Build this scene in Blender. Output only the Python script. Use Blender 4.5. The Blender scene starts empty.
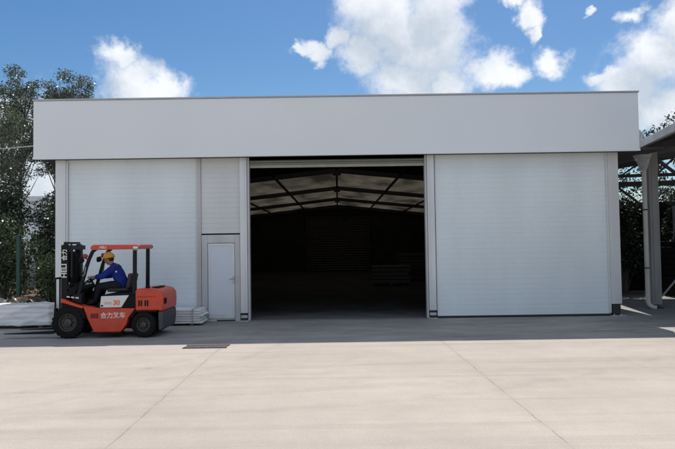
import bpy, bmesh, math, random
import numpy as np
from mathutils import Vector, Matrix, noise as mnoise

scene = bpy.context.scene
COL = scene.collection
R = math.radians
rng = random.Random(7)

# ------------------------------------------------------------------ helpers
class MB:
    """collects shapes for ONE mesh object"""
    def __init__(self):
        self.v = []; self.f = []
    def add(self, vs, fs):
        o = len(self.v)
        self.v += [tuple(p) for p in vs]
        self.f += [tuple(i + o for i in f) for f in fs]
        return self
    def box(self, x0, x1, y0, y1, z0, z1):
        vs = [(x0,y0,z0),(x1,y0,z0),(x1,y1,z0),(x0,y1,z0),(x0,y0,z1),(x1,y0,z1),(x1,y1,z1),(x0,y1,z1)]
        return self.add(vs, [(0,3,2,1),(4,5,6,7),(0,1,5,4),(1,2,6,5),(2,3,7,6),(3,0,4,7)])
    def obox(self, c, size, mat):
        hx, hy, hz = (s/2 for s in size)
        vs = [Vector(c) + mat @ Vector((sx*hx, sy*hy, sz*hz)) for sx,sy,sz in
              [(-1,-1,-1),(1,-1,-1),(1,1,-1),(-1,1,-1),(-1,-1,1),(1,-1,1),(1,1,1),(-1,1,1)]]
        return self.add(vs, [(0,3,2,1),(4,5,6,7),(0,1,5,4),(1,2,6,5),(2,3,7,6),(3,0,4,7)])
    def bar(self, p0, p1, w, h, up=(0,0,1)):
        p0, p1 = Vector(p0), Vector(p1)
        d = (p1-p0); L = d.length; d.normalize()
        s = d.cross(Vector(up))
        if s.length < 1e-5: s = d.cross(Vector((0,1,0)))
        s.normalize(); u = s.cross(d)
        m = Matrix((d, s, u)).transposed()
        return self.obox((p0+p1)/2, (L, w, h), m)
    def prism(self, poly, y0, y1):
        """polygon in (x,z), extruded from y0 to y1"""
        n = len(poly)
        vs = [(x,y0,z) for x,z in poly] + [(x,y1,z) for x,z in poly]
        a = sum(poly[i][0]*poly[(i+1)%n][1]-poly[(i+1)%n][0]*poly[i][1] for i in range(n))
        fs = [tuple(range(n)), tuple(range(2*n-1, n-1, -1))]
        fs += [(i, i+n, (i+1)%n+n, (i+1)%n) for i in range(n)]
        if a < 0: fs = [tuple(reversed(f)) for f in fs]
        return self.add(vs, fs)
    def prism_x(self, poly, x0, x1):
        """polygon in (y,z), extruded from x0 to x1"""
        n = len(poly)
        vs = [(x0,y,z) for y,z in poly] + [(x1,y,z) for y,z in poly]
        a = sum(poly[i][0]*poly[(i+1)%n][1]-poly[(i+1)%n][0]*poly[i][1] for i in range(n))
        fs = [tuple(range(n-1,-1,-1)), tuple(range(n, 2*n))]
        fs += [(i, (i+1)%n, (i+1)%n+n, i+n) for i in range(n)]
        if a < 0: fs = [tuple(reversed(f)) for f in fs]
        return self.add(vs, fs)
    def tube(self, path, r, n=10, cap=True):
        path = [Vector(p) for p in path]
        rs = r if isinstance(r, (list, tuple)) else [r]*len(path)
        rings = []; ref = None
        for i, p in enumerate(path):
            if i == 0: d = path[1]-path[0]
            elif i == len(path)-1: d = path[-1]-path[-2]
            else: d = (path[i+1]-path[i]).normalized() + (path[i]-path[i-1]).normalized()
            d.normalize()
            if ref is None:
                ref = d.cross(Vector((0,0,1)))
                if ref.length < 1e-3: ref = d.cross(Vector((0,1,0)))
            s = ref - d*ref.dot(d); s.normalize(); ref = s
            t = d.cross(s)
            rings.append([p + (s*math.cos(2*math.pi*k/n) + t*math.sin(2*math.pi*k/n))*rs[i] for k in range(n)])
        vs = [q for ring in rings for q in ring]; fs = []
        for i in range(len(path)-1):
            for k in range(n):
                a, b = i*n+k, i*n+(k+1)%n
                fs.append((a, b, b+n, a+n))
        if cap:
            fs.append(tuple(range(n-1,-1,-1))); o = (len(path)-1)*n
            fs.append(tuple(range(o, o+n)))
        return self.add(vs, fs)
    def lathe(self, prof, c, axis='y', n=32, closed=True):
        """profile (r, along-axis) turned round an axis through c"""
        vs = []; m = len(prof)
        for k in range(n):
            a = 2*math.pi*k/n; ca, sa = math.cos(a), math.sin(a)
            for r_, h in prof:
                if axis == 'y': vs.append((c[0]+r_*ca, c[1]+h, c[2]+r_*sa))
                elif axis == 'z': vs.append((c[0]+r_*ca, c[1]+r_*sa, c[2]+h))
                else: vs.append((c[0]+h, c[1]+r_*ca, c[2]+r_*sa))
        fs = []
        last = m if closed else m-1
        for k in range(n):
            k2 = (k+1)%n
            for j in range(last):
                j2 = (j+1)%m
                fs.append((k*m+j, k*m+j2, k2*m+j2, k2*m+j))
        return self.add(vs, fs)
    def sphere(self, c, r, nu=16, nv=10, fn=None):
        if not isinstance(r, (tuple, list)): r = (r, r, r)
        vs = []
        for j in range(1, nv):
            th = math.pi*j/nv
            for k in range(nu):
                ph = 2*math.pi*k/nu
                vs.append((c[0]+r[0]*math.sin(th)*math.cos(ph), c[1]+r[1]*math.sin(th)*math.sin(ph), c[2]+r[2]*math.cos(th)))
        t = len(vs); vs += [(c[0],c[1],c[2]+r[2]), (c[0],c[1],c[2]-r[2])]
        fs = []
        for j in range(nv-2):
            for k in range(nu):
                a, b = j*nu+k, j*nu+(k+1)%nu
                fs.append((a, a+nu, b+nu, b))
        for k in range(nu):
            fs.append((t, k, (k+1)%nu)); o = (nv-2)*nu
            fs.append((t+1, o+(k+1)%nu, o+k))
        if fn: vs = [fn(Vector(p)) for p in vs]
        return self.add(vs, fs)
    def mesh(self, name):
        me = bpy.data.meshes.new(name)
        me.from_pydata(self.v, [], self.f); me.validate(); me.update()
        bm = bmesh.new(); bm.from_mesh(me)
        bmesh.ops.recalc_face_normals(bm, faces=bm.faces); bm.to_mesh(me); bm.free()
        return me
    def build(self, name, mat, parent=None, bevel=0.0, smooth=False, seg=2):
        me = self.mesh(name)
        o = bpy.data.objects.new(name, me); COL.objects.link(o)
        me.materials.append(mat)
        if parent: o.parent = parent
        if smooth:
            for p in me.polygons: p.use_smooth = True
            me.set_sharp_from_angle(angle=R(38))
        if bevel:
            b = o.modifiers.new('bevel', 'BEVEL'); b.width = bevel; b.segments = seg
            b.limit_method = 'ANGLE'; b.angle_limit = R(35); b.harden_normals = False
        return o

def thing(name, label, cat, loc=(0,0,0), rz=0, group=None):
    o = bpy.data.objects.new(name, None); COL.objects.link(o)
    o.empty_display_size = 0.2
    o.location = loc; o.rotation_euler = (0,0,rz)
    o['label'] = label; o['category'] = cat
    if group: o['group'] = group
    return o
def tag(o, label, cat, group=None, kind=None):
    o['label'] = label; o['category'] = cat
    if group: o['group'] = group
    if kind: o['kind'] = kind
    return o

# ------------------------------------------------------------------ materials
def M(name, col, rough=0.5, metal=0.0, var=0.12, scale=3.0, stretch=(1,1,1), bump=0.0, bscale=60.0, spec=0.5, coat=0.0, rvar=0.1, fine=0.05, seedoff=0.0):
    m = bpy.data.materials.new(name); m.use_nodes = True
    nt = m.node_tree; N, L = nt.nodes, nt.links
    b = N['Principled BSDF']
    tc = N.new('ShaderNodeTexCoord')
    mp = N.new('ShaderNodeMapping'); mp.inputs['Scale'].default_value = stretch
    mp.inputs['Location'].default_value = (seedoff, seedoff*1.7, seedoff*.6)
    L.new(tc.outputs['Object'], mp.inputs[0])
    n1 = N.new('ShaderNodeTexNoise'); n1.inputs['Scale'].default_value = scale; n1.inputs['Detail'].default_value = 7
    L.new(mp.outputs[0], n1.inputs['Vector'])
    n2 = N.new('ShaderNodeTexNoise'); n2.inputs['Scale'].default_value = bscale; n2.inputs['Detail'].default_value = 3
    L.new(tc.outputs['Object'], n2.inputs['Vector'])
    mr = N.new('ShaderNodeMapRange'); mr.inputs['From Min'].default_value = .3; mr.inputs['From Max'].default_value = .7
    mr.inputs['To Min'].default_value = 1-var; mr.inputs['To Max'].default_value = 1+var
    L.new(n1.outputs['Fac'], mr.inputs['Value'])
    mr2 = N.new('ShaderNodeMapRange'); mr2.inputs['From Min'].default_value = .3; mr2.inputs['From Max'].default_value = .7
    mr2.inputs['To Min'].default_value = 1-fine; mr2.inputs['To Max'].default_value = 1+fine
    L.new(n2.outputs['Fac'], mr2.inputs['Value'])
    mu = N.new('ShaderNodeMath'); mu.operation = 'MULTIPLY'
    L.new(mr.outputs[0], mu.inputs[0]); L.new(mr2.outputs[0], mu.inputs[1])
    vm = N.new('ShaderNodeVectorMath'); vm.operation = 'SCALE'; vm.inputs[0].default_value = col[:3]
    L.new(mu.outputs[0], vm.inputs['Scale'])
    L.new(vm.outputs[0], b.inputs['Base Color'])
    mr3 = N.new('ShaderNodeMapRange'); mr3.inputs['To Min'].default_value = max(.02, rough-rvar); mr3.inputs['To Max'].default_value = min(1, rough+rvar)
    L.new(n1.outputs['Fac'], mr3.inputs['Value']); L.new(mr3.outputs[0], b.inputs['Roughness'])
    b.inputs['Metallic'].default_value = metal
    b.inputs['Specular IOR Level'].default_value = spec
    b.inputs['Coat Weight'].default_value = coat
    if bump:
        bp = N.new('ShaderNodeBump'); bp.inputs['Strength'].default_value = bump; bp.inputs['Distance'].default_value = .01
        L.new(n2.outputs['Fac'], bp.inputs['Height']); L.new(bp.outputs[0], b.inputs['Normal'])
    return m

def leaf_mat(name, dark, light, trans=0.25, rough=0.45):
    m = bpy.data.materials.new(name); m.use_nodes = True
    nt = m.node_tree; N, L = nt.nodes, nt.links
    b = N['Principled BSDF']; out = N['Material Output']
    g = N.new('ShaderNodeNewGeometry')
    cr = N.new('ShaderNodeValToRGB')
    cr.color_ramp.elements[0].color = (*dark, 1); cr.color_ramp.elements[1].color = (*light, 1)
    cr.color_ramp.elements[0].position = .15
    L.new(g.outputs['Random Per Island'], cr.inputs[0])
    L.new(cr.outputs[0], b.inputs['Base Color'])
    b.inputs['Roughness'].default_value = rough
    t = N.new('ShaderNodeBsdfTranslucent'); L.new(cr.outputs[0], t.inputs['Color'])
    mx = N.new('ShaderNodeMixShader'); mx.inputs[0].default_value = trans
    L.new(b.outputs[0], mx.inputs[1]); L.new(t.outputs[0], mx.inputs[2]); L.new(mx.outputs[0], out.inputs['Surface'])
    return m

white_panel = M('white_panel', (.79,.86,.89), rough=.45, var=.05, scale=1.2, stretch=(1,1,.25), fine=.02, bscale=25)
panel_grey = M('panel_grey', (.70,.725,.73), rough=.45, var=.06, scale=1.5, stretch=(1,1,.3), fine=.02, bscale=25)
fascia_mat = M('fascia_sheet', (.79,.83,.86), rough=.5, var=.02, scale=.6, fine=.01, bscale=20)
alu = M('aluminium', (.68,.70,.715), rough=.42, metal=.35, var=.08, scale=2.5, stretch=(1,1,.3), fine=.03)
alu_dull = M('dull_aluminium', (.56,.565,.57), rough=.5, metal=.25, var=.12, scale=3, stretch=(1,1,.3), fine=.05)
cap_mat = M('cap_metal', (.42,.43,.45), rough=.5, metal=.2, var=.08)
leaf_white = M('door_white', (.68,.735,.80), rough=.35, var=.03, scale=1.5)
dark_steel = M('dark_steel', (.03,.03,.032), rough=.55, var=.25, scale=5)
hall_dark = M('hall_shade', (.045,.043,.04), rough=.9, var=.3, scale=1.5, spec=.1)  # near black colour stands in for the hall's unlit depth
cloth_mat = M('roof_cloth', (.36,.345,.30), rough=.8, var=.22, scale=.9, stretch=(1,.3,1), spec=.2)
def add_translucent(m, fac, col):
    nt = m.node_tree; N, L = nt.nodes, nt.links
    t = N.new('ShaderNodeBsdfTranslucent'); t.inputs['Color'].default_value = (*col,1)
    mx = N.new('ShaderNodeMixShader'); mx.inputs[0].default_value = fac
    L.new(N['Principled BSDF'].outputs[0], mx.inputs[1]); L.new(t.outputs[0], mx.inputs[2]); L.new(mx.outputs[0], N['Material Output'].inputs['Surface'])
add_translucent(cloth_mat, .042, (.62,.55,.43))
_nt = cloth_mat.node_tree
_n = [n for n in _nt.nodes if n.type == 'TEX_NOISE'][0]
_r = _nt.nodes.new('ShaderNodeMapRange'); _r.inputs['From Min'].default_value = .35; _r.inputs['From Max'].default_value = .65
_r.inputs['To Min'].default_value = .014; _r.inputs['To Max'].default_value = .072
_nt.links.new(_n.outputs['Fac'], _r.inputs['Value']); _nt.links.new(_r.outputs[0], [n for n in _nt.nodes if n.type == 'MIX_SHADER'][0].inputs[0])
bay_shade_mat = M('bay_shade', (.03,.028,.025), rough=.9, var=.2, spec=.1)  # black stands in for the shade under the first roof bay
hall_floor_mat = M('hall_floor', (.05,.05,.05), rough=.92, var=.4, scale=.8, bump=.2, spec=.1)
def paint_door_light(m):  # paler floor by the door: incoming daylight put into the colour
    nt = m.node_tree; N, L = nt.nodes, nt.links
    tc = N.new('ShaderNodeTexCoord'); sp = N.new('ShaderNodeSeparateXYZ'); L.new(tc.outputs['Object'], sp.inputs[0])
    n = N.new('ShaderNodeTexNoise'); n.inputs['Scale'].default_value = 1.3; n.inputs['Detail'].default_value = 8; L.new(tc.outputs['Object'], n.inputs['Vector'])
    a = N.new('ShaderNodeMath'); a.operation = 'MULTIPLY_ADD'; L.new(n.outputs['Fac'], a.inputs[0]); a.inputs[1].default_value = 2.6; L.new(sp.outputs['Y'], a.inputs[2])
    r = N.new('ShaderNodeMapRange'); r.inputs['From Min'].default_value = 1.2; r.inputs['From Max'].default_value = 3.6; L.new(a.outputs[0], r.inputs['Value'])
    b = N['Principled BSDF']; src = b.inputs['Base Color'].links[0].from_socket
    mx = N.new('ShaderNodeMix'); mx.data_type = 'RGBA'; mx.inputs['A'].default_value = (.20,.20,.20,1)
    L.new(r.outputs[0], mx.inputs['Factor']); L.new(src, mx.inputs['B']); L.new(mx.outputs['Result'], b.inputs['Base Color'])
paint_door_light(hall_floor_mat)
shutter_mat = M('shutter_green', (.20,.235,.20), rough=.5, var=.1)
shutter_bar = M('shutter_rail', (.40,.38,.32), rough=.5, var=.1)
back_shutter = M('rear_shutter', (.06,.055,.05), rough=.3, metal=.4, var=.15)
bolt_mat = M('bolt_black', (.02,.02,.02), rough=.5)

orange = M('forklift_paint', (.58,.045,.013), rough=.38, var=.17, scale=5, coat=.12, fine=.05, rvar=.2)
red_paint = M('guard_paint', (.55,.045,.025), rough=.38, var=.12, scale=6, coat=.2)
black_paint = M('black_paint', (.007,.007,.008), rough=.45, var=.25, scale=6, spec=.22)
black_matt = M('black_plastic', (.006,.006,.0065), rough=.65, var=.2, spec=.18)
rubber = M('rubber', (.010,.010,.010), rough=.85, spec=.2, var=.3, scale=8, bump=.2, bscale=30)
rim_mat = M('rim_dark', (.07,.065,.06), rough=.5, metal=.4, var=.3, scale=12)
shaded_grey = M('shaded_counterweight_grey', (.055,.058,.065), rough=.55, var=.3, scale=7, bump=.2)  # grey stands for shade on the counterweight's lower rear
white_paint = M('white_sticker', (.72,.72,.70), rough=.4, var=.05)
orange_text = M('orange_sticker', (.75,.22,.03), rough=.4, var=.05)
green_text = M('green_sticker', (.03,.33,.12), rough=.4, var=.05)
lamp_red = M('lamp_red', (.30,.03,.02), rough=.25, var=.1)
lamp_glass = M('lamp_glass', (.18,.18,.19), rough=.12, var=.05)
steel = M('bright_steel', (.35,.35,.36), rough=.3, metal=.8, var=.1)
vinyl = M('seat_vinyl', (.014,.014,.015), rough=.5, var=.2)

skin = M('skin', (.36,.20,.13), rough=.55, var=.1, scale=12)
jacket_mat = M('blue_cotton', (.012,.030,.22), rough=.85, var=.15, scale=9, bump=.2, spec=.2)
collar_mat = M('grey_collar', (.10,.11,.16), rough=.85, var=.15, scale=9, spec=.2)
trouser_mat = M('dark_cotton', (.016,.017,.024), rough=.9, var=.2, scale=9, spec=.2)
boot_mat = M('boot', (.02,.017,.015), rough=.6)
helmet_mat = M('helmet_yellow', (.70,.36,.03), rough=.3, var=.06, coat=.3)
hair_mat = M('hair', (.012,.010,.009), rough=.7)

film = M('white_film', (.80,.81,.82), rough=.2, var=.10, scale=3, stretch=(.5,2,3), fine=.03)
timber = M('timber', (.10,.075,.05), rough=.85, var=.3, scale=5)
bark = M('bark', (.11,.095,.08), rough=.9, var=.4, scale=6, stretch=(1,1,.2), bump=.4, bscale=25)
green_post = M('post_green', (.012,.06,.05), rough=.5, var=.15)
shed_grey = M('shed_steel', (.27,.27,.275), rough=.55, metal=.2, var=.2, scale=2.5, stretch=(1,1,.3))
shed_dark = M('shed_dark_steel', (.05,.05,.055), rough=.65, var=.25)
shed_roof = M('shed_roof', (.42,.42,.43), rough=.6, var=.15)
pipe_white = M('plastic_pipe', (.58,.57,.54), rough=.4, var=.15, scale=4, stretch=(1,1,.3))
sheet_grey = M('plastic_sheet', (.45,.47,.50), rough=.35, var=.2, scale=6)
soil_mat = M('soil', (.14,.085,.055), rough=.95, var=.4, scale=2.5, bump=.5, bscale=20)
soil_red = M('red_soil', (.36,.17,.11), rough=.95, var=.35, scale=5, bump=.5, bscale=20)
rock_mat = M('pale_rock', (.36,.35,.33), rough=.9, var=.3, scale=6, bump=.5, bscale=25)
far_wall = M('far_plaster', (.80,.84,.88), rough=.8, var=.08, scale=.6)
far_glass = M('far_glass', (.22,.26,.31), rough=.2)
far_roof = M('far_roof', (.70,.74,.78), rough=.8)
goods_mat = M('wrapped_goods', (.035,.032,.028), rough=.6, var=.3, scale=4)
cable_mat = M('cable_sheath', (.45,.46,.47), rough=.6)
grate_iron = M('grate_iron', (.045,.03,.025), rough=.7, var=.4, scale=12)
pit_mat = M('pit', (.16,.15,.14), rough=.9)

def ground_material():
    m = bpy.data.materials.new('yard_concrete'); m.use_nodes = True
    nt = m.node_tree; N, L = nt.nodes, nt.links
    b = N['Principled BSDF']
    tc = N.new('ShaderNodeTexCoord')
    def noise(scale, st=(1,1,1), detail=8, rough=.6):
        mp = N.new('ShaderNodeMapping'); mp.inputs['Scale'].default_value = st
        L.new(tc.outputs['Object'], mp.inputs[0])
        n = N.new('ShaderNodeTexNoise'); n.inputs['Scale'].default_value = scale
        n.inputs['Detail'].default_value = detail; n.inputs['Roughness'].default_value = rough
        L.new(mp.outputs[0], n.inputs['Vector']); return n.outputs['Fac']
    def rng_(v, a, b_, c, d):
        r = N.new('ShaderNodeMapRange'); r.inputs['From Min'].default_value = a; r.inputs['From Max'].default_value = b_
        r.inputs['To Min'].default_value = c; r.inputs['To Max'].default_value = d; L.new(v, r.inputs['Value']); return r.outputs[0]
    def math_(op, a, b_=None):
        n = N.new('ShaderNodeMath'); n.operation = op
        for i, q in enumerate((a, b_)):
            if q is None: continue
            if isinstance(q, (int, float)): n.inputs[i].default_value = q
            else: L.new(q, n.inputs[i])
        return n.outputs[0]
    sepp = N.new('ShaderNodeSeparateXYZ'); L.new(tc.outputs['Object'], sepp.inputs[0])
    arcn = noise(1.1, (1,1,1), 7, .7)
    big = rng_(noise(.25), .3, .7, .90, 1.08)
    streak = rng_(noise(.55, (.35, 2.6, 1), 11, .72), .3, .72, .90, 1.06)
    tyre = rng_(noise(.8, (.12, 4.0, 1), 6, .6), .52, .74, 1.0, .84)
    mid = rng_(noise(2.2, (1,1,1), 9, .7), .3, .7, .94, 1.05)
    fine = rng_(noise(48, (1,1,1), 4), .3, .7, .88, 1.10)
    v = math_('MULTIPLY', big, streak)
    grit = rng_(noise(160, (1,1,1), 2), .35, .75, 1.06, .72)
    for q in (tyre, mid, fine, grit): v = math_('MULTIPLY', v, q)
    # faint tyre arcs left by turning trucks
    for cx, cy, r0, wd, dk in ((-9.5,-2.0,7.6,.10,.95),(-9.5,-2.0,8.5,.09,.95),(3.0,-22.0,14.6,.13,.95),(3.0,-22.0,16.1,.12,.95),(11.0,-6.0,6.2,.09,.95),(-3.0,4.0,13.0,.10,.95)):
        px = math_('SUBTRACT', sepp.outputs['X'], cx); py = math_('SUBTRACT', sepp.outputs['Y'], cy)
        rr = math_('SQRT', math_('ADD', math_('MULTIPLY', px, px), math_('MULTIPLY', py, py)))
        dd = math_('ABSOLUTE', math_('SUBTRACT', rr, r0))
        v = math_('MULTIPLY', v, math_('MAXIMUM', rng_(dd, wd*.6, wd, dk, 1.0), rng_(arcn, .40, .60, .92, 1.0)))
    # the apron by the hall is patchier: scuffs and pale dried puddles
    ap = N.new('ShaderNodeMath'); ap.operation = 'MULTIPLY'
    pt = rng_(noise(.9, (.5, 1.3, 1), 9, .7), .36, .66, .74, 1.14)
    sepa = N.new('ShaderNodeSeparateXYZ'); L.new(tc.outputs['Object'], sepa.inputs[0])
    apf = rng_(sepa.outputs['Y'], -3.9, -3.8, 0, 1)
    mxa = N.new('ShaderNodeMix'); L.new(apf, mxa.inputs['Factor']); mxa.inputs['A'].default_value = 1.0; L.new(pt, mxa.inputs['B'])
    v = math_('MULTIPLY', v, mxa.outputs[0])
    # a few dark oily spots
    spots = rng_(noise(1.7, (1,1.4,1), 5, .55), .67, .76, 1.0, .78)
    v = math_('MULTIPLY', v, spots)
    sep = N.new('ShaderNodeSeparateXYZ'); L.new(tc.outputs['Object'], sep.inputs[0])
    wob = math_('MULTIPLY', math_('SUBTRACT', noise(1.6, (1,1,1), 6), .5), .07)
    wob2 = noise(2.5, (1,1,1), 5)
    def joint(coord, period, off, w):
        q = math_('ADD', math_('ADD', coord, off), wob)
        q = math_('DIVIDE', q, period)
        q = math_('ABSOLUTE', math_('SUBTRACT', math_('FRACT', q), .5))
        return math_('MULTIPLY', q, period)        # distance to the joint
    skew = math_('MULTIPLY', math_('ADD', sep.outputs['Y'], 4.4), math_('MULTIPLY', math_('MAXIMUM', sep.outputs['X'], 0.0), .010))
    jx = joint(math_('ADD', sep.outputs['X'], skew), 4.47, -2.12 + 4.47*5.5, 0)
    jy = joint(sep.outputs['Y'], 6.0, 7.05 + 6.0*20.5, 0)
    wx = rng_(wob2, .38, .62, .001, .008)
    wy = rng_(wob2, .45, .62, .0, .008)
    lx = N.new('ShaderNodeMath'); lx.operation = 'LESS_THAN'; L.new(jx, lx.inputs[0]); L.new(wx, lx.inputs[1])
    ly = N.new('ShaderNodeMath'); ly.operation = 'LESS_THAN'; L.new(jy, ly.inputs[0]); L.new(wy, ly.inputs[1])
    jm = math_('MAXIMUM', lx.outputs[0], math_('MULTIPLY', ly.outputs[0], .55))
    # dirt either side of the joints
    jd = rng_(jx, 0, .12, .96, 1.0)
    v = math_('MULTIPLY', v, jd)
    jm = math_('MULTIPLY', jm, rng_(sep.outputs['Y'], -3.9, -3.7, 1, .25))
    v = math_('MULTIPLY', v, rng_(jm, 0, 1, 1, .6))
    # warm in the open; grey shadow tone put into the colour by the hall
    warm = N.new('ShaderNodeMix'); warm.data_type = 'RGBA'
    warm.inputs['A'].default_value = (.415,.368,.328,1); warm.inputs['B'].default_value = (.36,.352,.34,1)
    yq = math_('ADD', sep.outputs['Y'], math_('MULTIPLY', math_('SUBTRACT', noise(.9), .5), .12))
    L.new(rng_(yq, -3.95, -3.80, 0, 1), warm.inputs['Factor'])
    vm = N.new('ShaderNodeVectorMath'); vm.operation = 'SCALE'
    L.new(warm.outputs['Result'], vm.inputs[0]); L.new(v, vm.inputs['Scale'])
    L.new(vm.outputs[0], b.inputs['Base Color'])
    b.inputs['Roughness'].default_value = .88; b.inputs['Specular IOR Level'].default_value = .25
    bp = N.new('ShaderNodeBump'); bp.inputs['Strength'].default_value = .25; bp.inputs['Distance'].default_value = .01
    L.new(noise(38, (1,1,1), 5), bp.inputs['Height']); L.new(bp.outputs[0], b.inputs['Normal'])
    return m

def brick_material():
    m = bpy.data.materials.new('grey_block'); m.use_nodes = True
    nt = m.node_tree; N, L = nt.nodes, nt.links
    b = N['Principled BSDF']; tc = N.new('ShaderNodeTexCoord')
    mp = N.new('ShaderNodeMapping'); mp.inputs['Rotation'].default_value = (R(90),0,0)
    L.new(tc.outputs['Object'], mp.inputs[0])
    br = N.new('ShaderNodeTexBrick'); br.inputs['Color1'].default_value = (.22,.22,.225,1); br.inputs['Color2'].default_value = (.27,.265,.265,1)
    br.inputs['Mortar'].default_value = (.36,.36,.36,1); br.inputs['Scale'].default_value = 1
    br.inputs['Brick Width'].default_value = .4; br.inputs['Row Height'].default_value = .2; br.inputs['Mortar Size'].default_value = .012
    L.new(mp.outputs[0], br.inputs['Vector']); L.new(br.outputs[0], b.inputs['Base Color']); b.inputs['Roughness'].default_value = .9
    return m

# ------------------------------------------------------------------ ground
g = MB().add([(-300,-300,0),(300,-300,0),(300,300,0),(-300,300,0)], [(0,1,2,3)]).build('ground', ground_material())
g['kind'] = 'structure'
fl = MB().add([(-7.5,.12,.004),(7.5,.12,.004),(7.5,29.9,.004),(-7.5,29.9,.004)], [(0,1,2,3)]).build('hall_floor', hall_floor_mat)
fl['kind'] = 'structure'
bed = MB()
nx, ny = 60, 60
vs = []
for j in range(ny+1):
    for i in range(nx+1):
        x = -40 + 31.6*i/nx; y = .6 + 40*j/ny
        e = min(1, min(i, nx-i, j, ny-j)/2)
        vs.append((x, y, .004 + e*(.10 + .12*mnoise.noise((x*.5, y*.5, 3)) + .05*mnoise.noise((x*2, y*2, 5)))))
bed.add(vs, [(j*(nx+1)+i, j*(nx+1)+i+1, (j+1)*(nx+1)+i+1, (j+1)*(nx+1)+i) for j in range(ny) for i in range(nx)])
b_ = bed.build('soil', soil_mat, smooth=True); b_['kind'] = 'structure'

# ------------------------------------------------------------------ the hall
hall = thing('warehouse', 'long pale grey metal storage hall with tall blank fascia and open roller door', 'warehouse')
def ribbed(x0, x1, z0, z1, pitch=.137, y=-.03, back=.05, groove=.013, depth=.007):
    poly = [(back, z0), (y, z0)]
    z = z0 + pitch
    while z < z1 - .03:
        poly += [(y, z-groove), (y+depth, z-groove*.55), (y+depth, z+groove*.1), (y, z+groove*.55)]
        z += pitch
    poly += [(y, z1), (back, z1)]
    return MB().prism_x(poly, x0, x1)
TOP = 4.395
ribbed(-7.30, -3.80, .05, TOP).build('wall_panel', white_panel, hall)['label'] = 'wide white ribbed wall panel behind the forklift'
ribbed(2.65, 7.30, .06, TOP).build('wall_panel', white_panel, hall)['label'] = 'wide white ribbed wall panel beside the dark opening'
ribbed(-3.67, -2.62, 2.36, TOP).build('wall_panel', panel_grey, hall)['label'] = 'narrow greyer panel above the side door'
# dark rubber seal under each panel
MB().box(-7.30,-3.80,-.022,.03,.0,.05).build('bottom_seal', bolt_mat, hall)
MB().box(2.65,7.30,-.022,.03,0,.06).build('bottom_seal', bolt_mat, hall)
# corner posts
for s, sl in ((-1,'left'),(1,'right')):
    a, b = sorted((s*7.30, s*7.58))
    p = MB()
    p.box(a+.001, b-.001, -.10, .12, .32 if s>0 else .10, TOP)
    e = a if s > 0 else b                      # rail lip towards the panel
    p.box(*sorted((e+s*.002, e-s*.05)), -.085, -.032, .08, TOP-.01)
    po = p.build('corner_post', alu, hall, bevel=.008)
    f = MB().box(a+.03, b-.03, -.07, .09, .015, .32 if s>0 else .10).build('post_foot', dark_steel, po)
    f2 = MB().box(a-.02, b+.10*(s>0)+.02, -.14, .15, .0, .015)
    for bx in (a+.05, b-.05):
        f2.lathe([(0,0),(.018,0),(.018,.035),(0,.035)], (bx,-.115,.015), 'z', 8, False)
    f2.build('base_plate', alu_dull, po)
# jambs either side of the opening
for s in (-1,1):
    a, b = sorted((s*2.43, s*2.62))
    p = MB().box(a, b, -.11, .14, .22, TOP)
    p.box(*sorted((s*2.475, s*2.50)), -.122, -.112, .24, TOP-.02)
    jm = p.build('door_jamb', alu, hall, bevel=.006)
    MB().box(a+.02, b-.02, -.08, .10, .02, .22).build('jamb_foot', dark_steel, jm)
    q = MB().box(a-.02, b+.02, -.15, .15, 0, .02)
    for zz in (.09,):
        q.box(a+.01, b-.01, -.105, -.082, zz, zz+.07)
    q.build('base_plate', alu_dull, jm)
    # guide rail on the opening side
    MB().box(*sorted((s*2.37, s*2.425)), -.05, .02, .01, TOP).box(*sorted((s*2.37, s*2.425)), .06, .13, .01, TOP).build('guide_rail', alu_dull, hall)
# trim strips
MB().box(-3.795,-3.675,-.075,.06,.0,TOP).box(-3.75,-3.72,-.09,-.076,.02,TOP-.01).build('panel_trim', alu_dull, hall, bevel=.005)
# side door
df = MB()
X0, X1 = -3.665, -2.63
df.box(X0, X0+.16, -.07, .06, .0, 2.32).box(X1-.14, X1, -.07, .06, .0, 2.32).box(X0+.161, X1-.141, -.07, .06, 2.10, 2.32)
df.box(X0+.161, X1-.141, -.068, .06, .0, .06)
fr = df.build('door_frame', alu_dull, hall, bevel=.006)
dl = MB().box(X0+.172, X1-.152, -.045, .0, .072, 2.09)
d_ = dl.build('door', leaf_white, hall, bevel=.004)
st = MB()
a, b = X0+.172, X1-.152
st.box(a, a+.05, -.056, -.046, .072, 2.09).box(b-.05, b, -.056, -.046, .072, 2.09).box(a+.051, b-.051, -.056, -.046, 2.03, 2.09).box(a+.051, b-.051, -.056, -.046, .072, .19)
st.build('door_rail', alu, d_, bevel=.003)
hd = MB().box(b-.042, b-.008, -.066, -.057, 1.00, 1.22)
hd.tube([(b-.025,-.06,1.13),(b-.025,-.105,1.13),(b-.13,-.105,1.13)], .010, 8)
hd.box(X1-.10, X1-.06, -.08, -.071, 1.02, 1.22)
hd.build('handle', steel, d_, smooth=True)
MB().box(X0+.40, X1-.14, -.076, -.071, .01, .045).build('threshold', dark_steel, fr)
# fascia
fz0, fz1 = 4.38, 5.92
fa = MB().box(-8.0, 8.0, -.45, -.30, fz0, fz1)
fas = fa.build('fascia', fascia_mat, hall, bevel=.012)
MB().box(-8.02, 8.02, -.475, -.27, fz1+.002, fz1+.045).build('fascia_cap', cap_mat, fas, bevel=.006)
MB().box(-8.012, 8.012, -.462, -.452, fz0-.012, fz0+.05).build('drip_trim', fascia_mat, fas, bevel=.003)
MB().box(-8.0, 8.0, -.298, -.04, 4.40, 4.43).build('soffit', dark_steel, hall)
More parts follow.
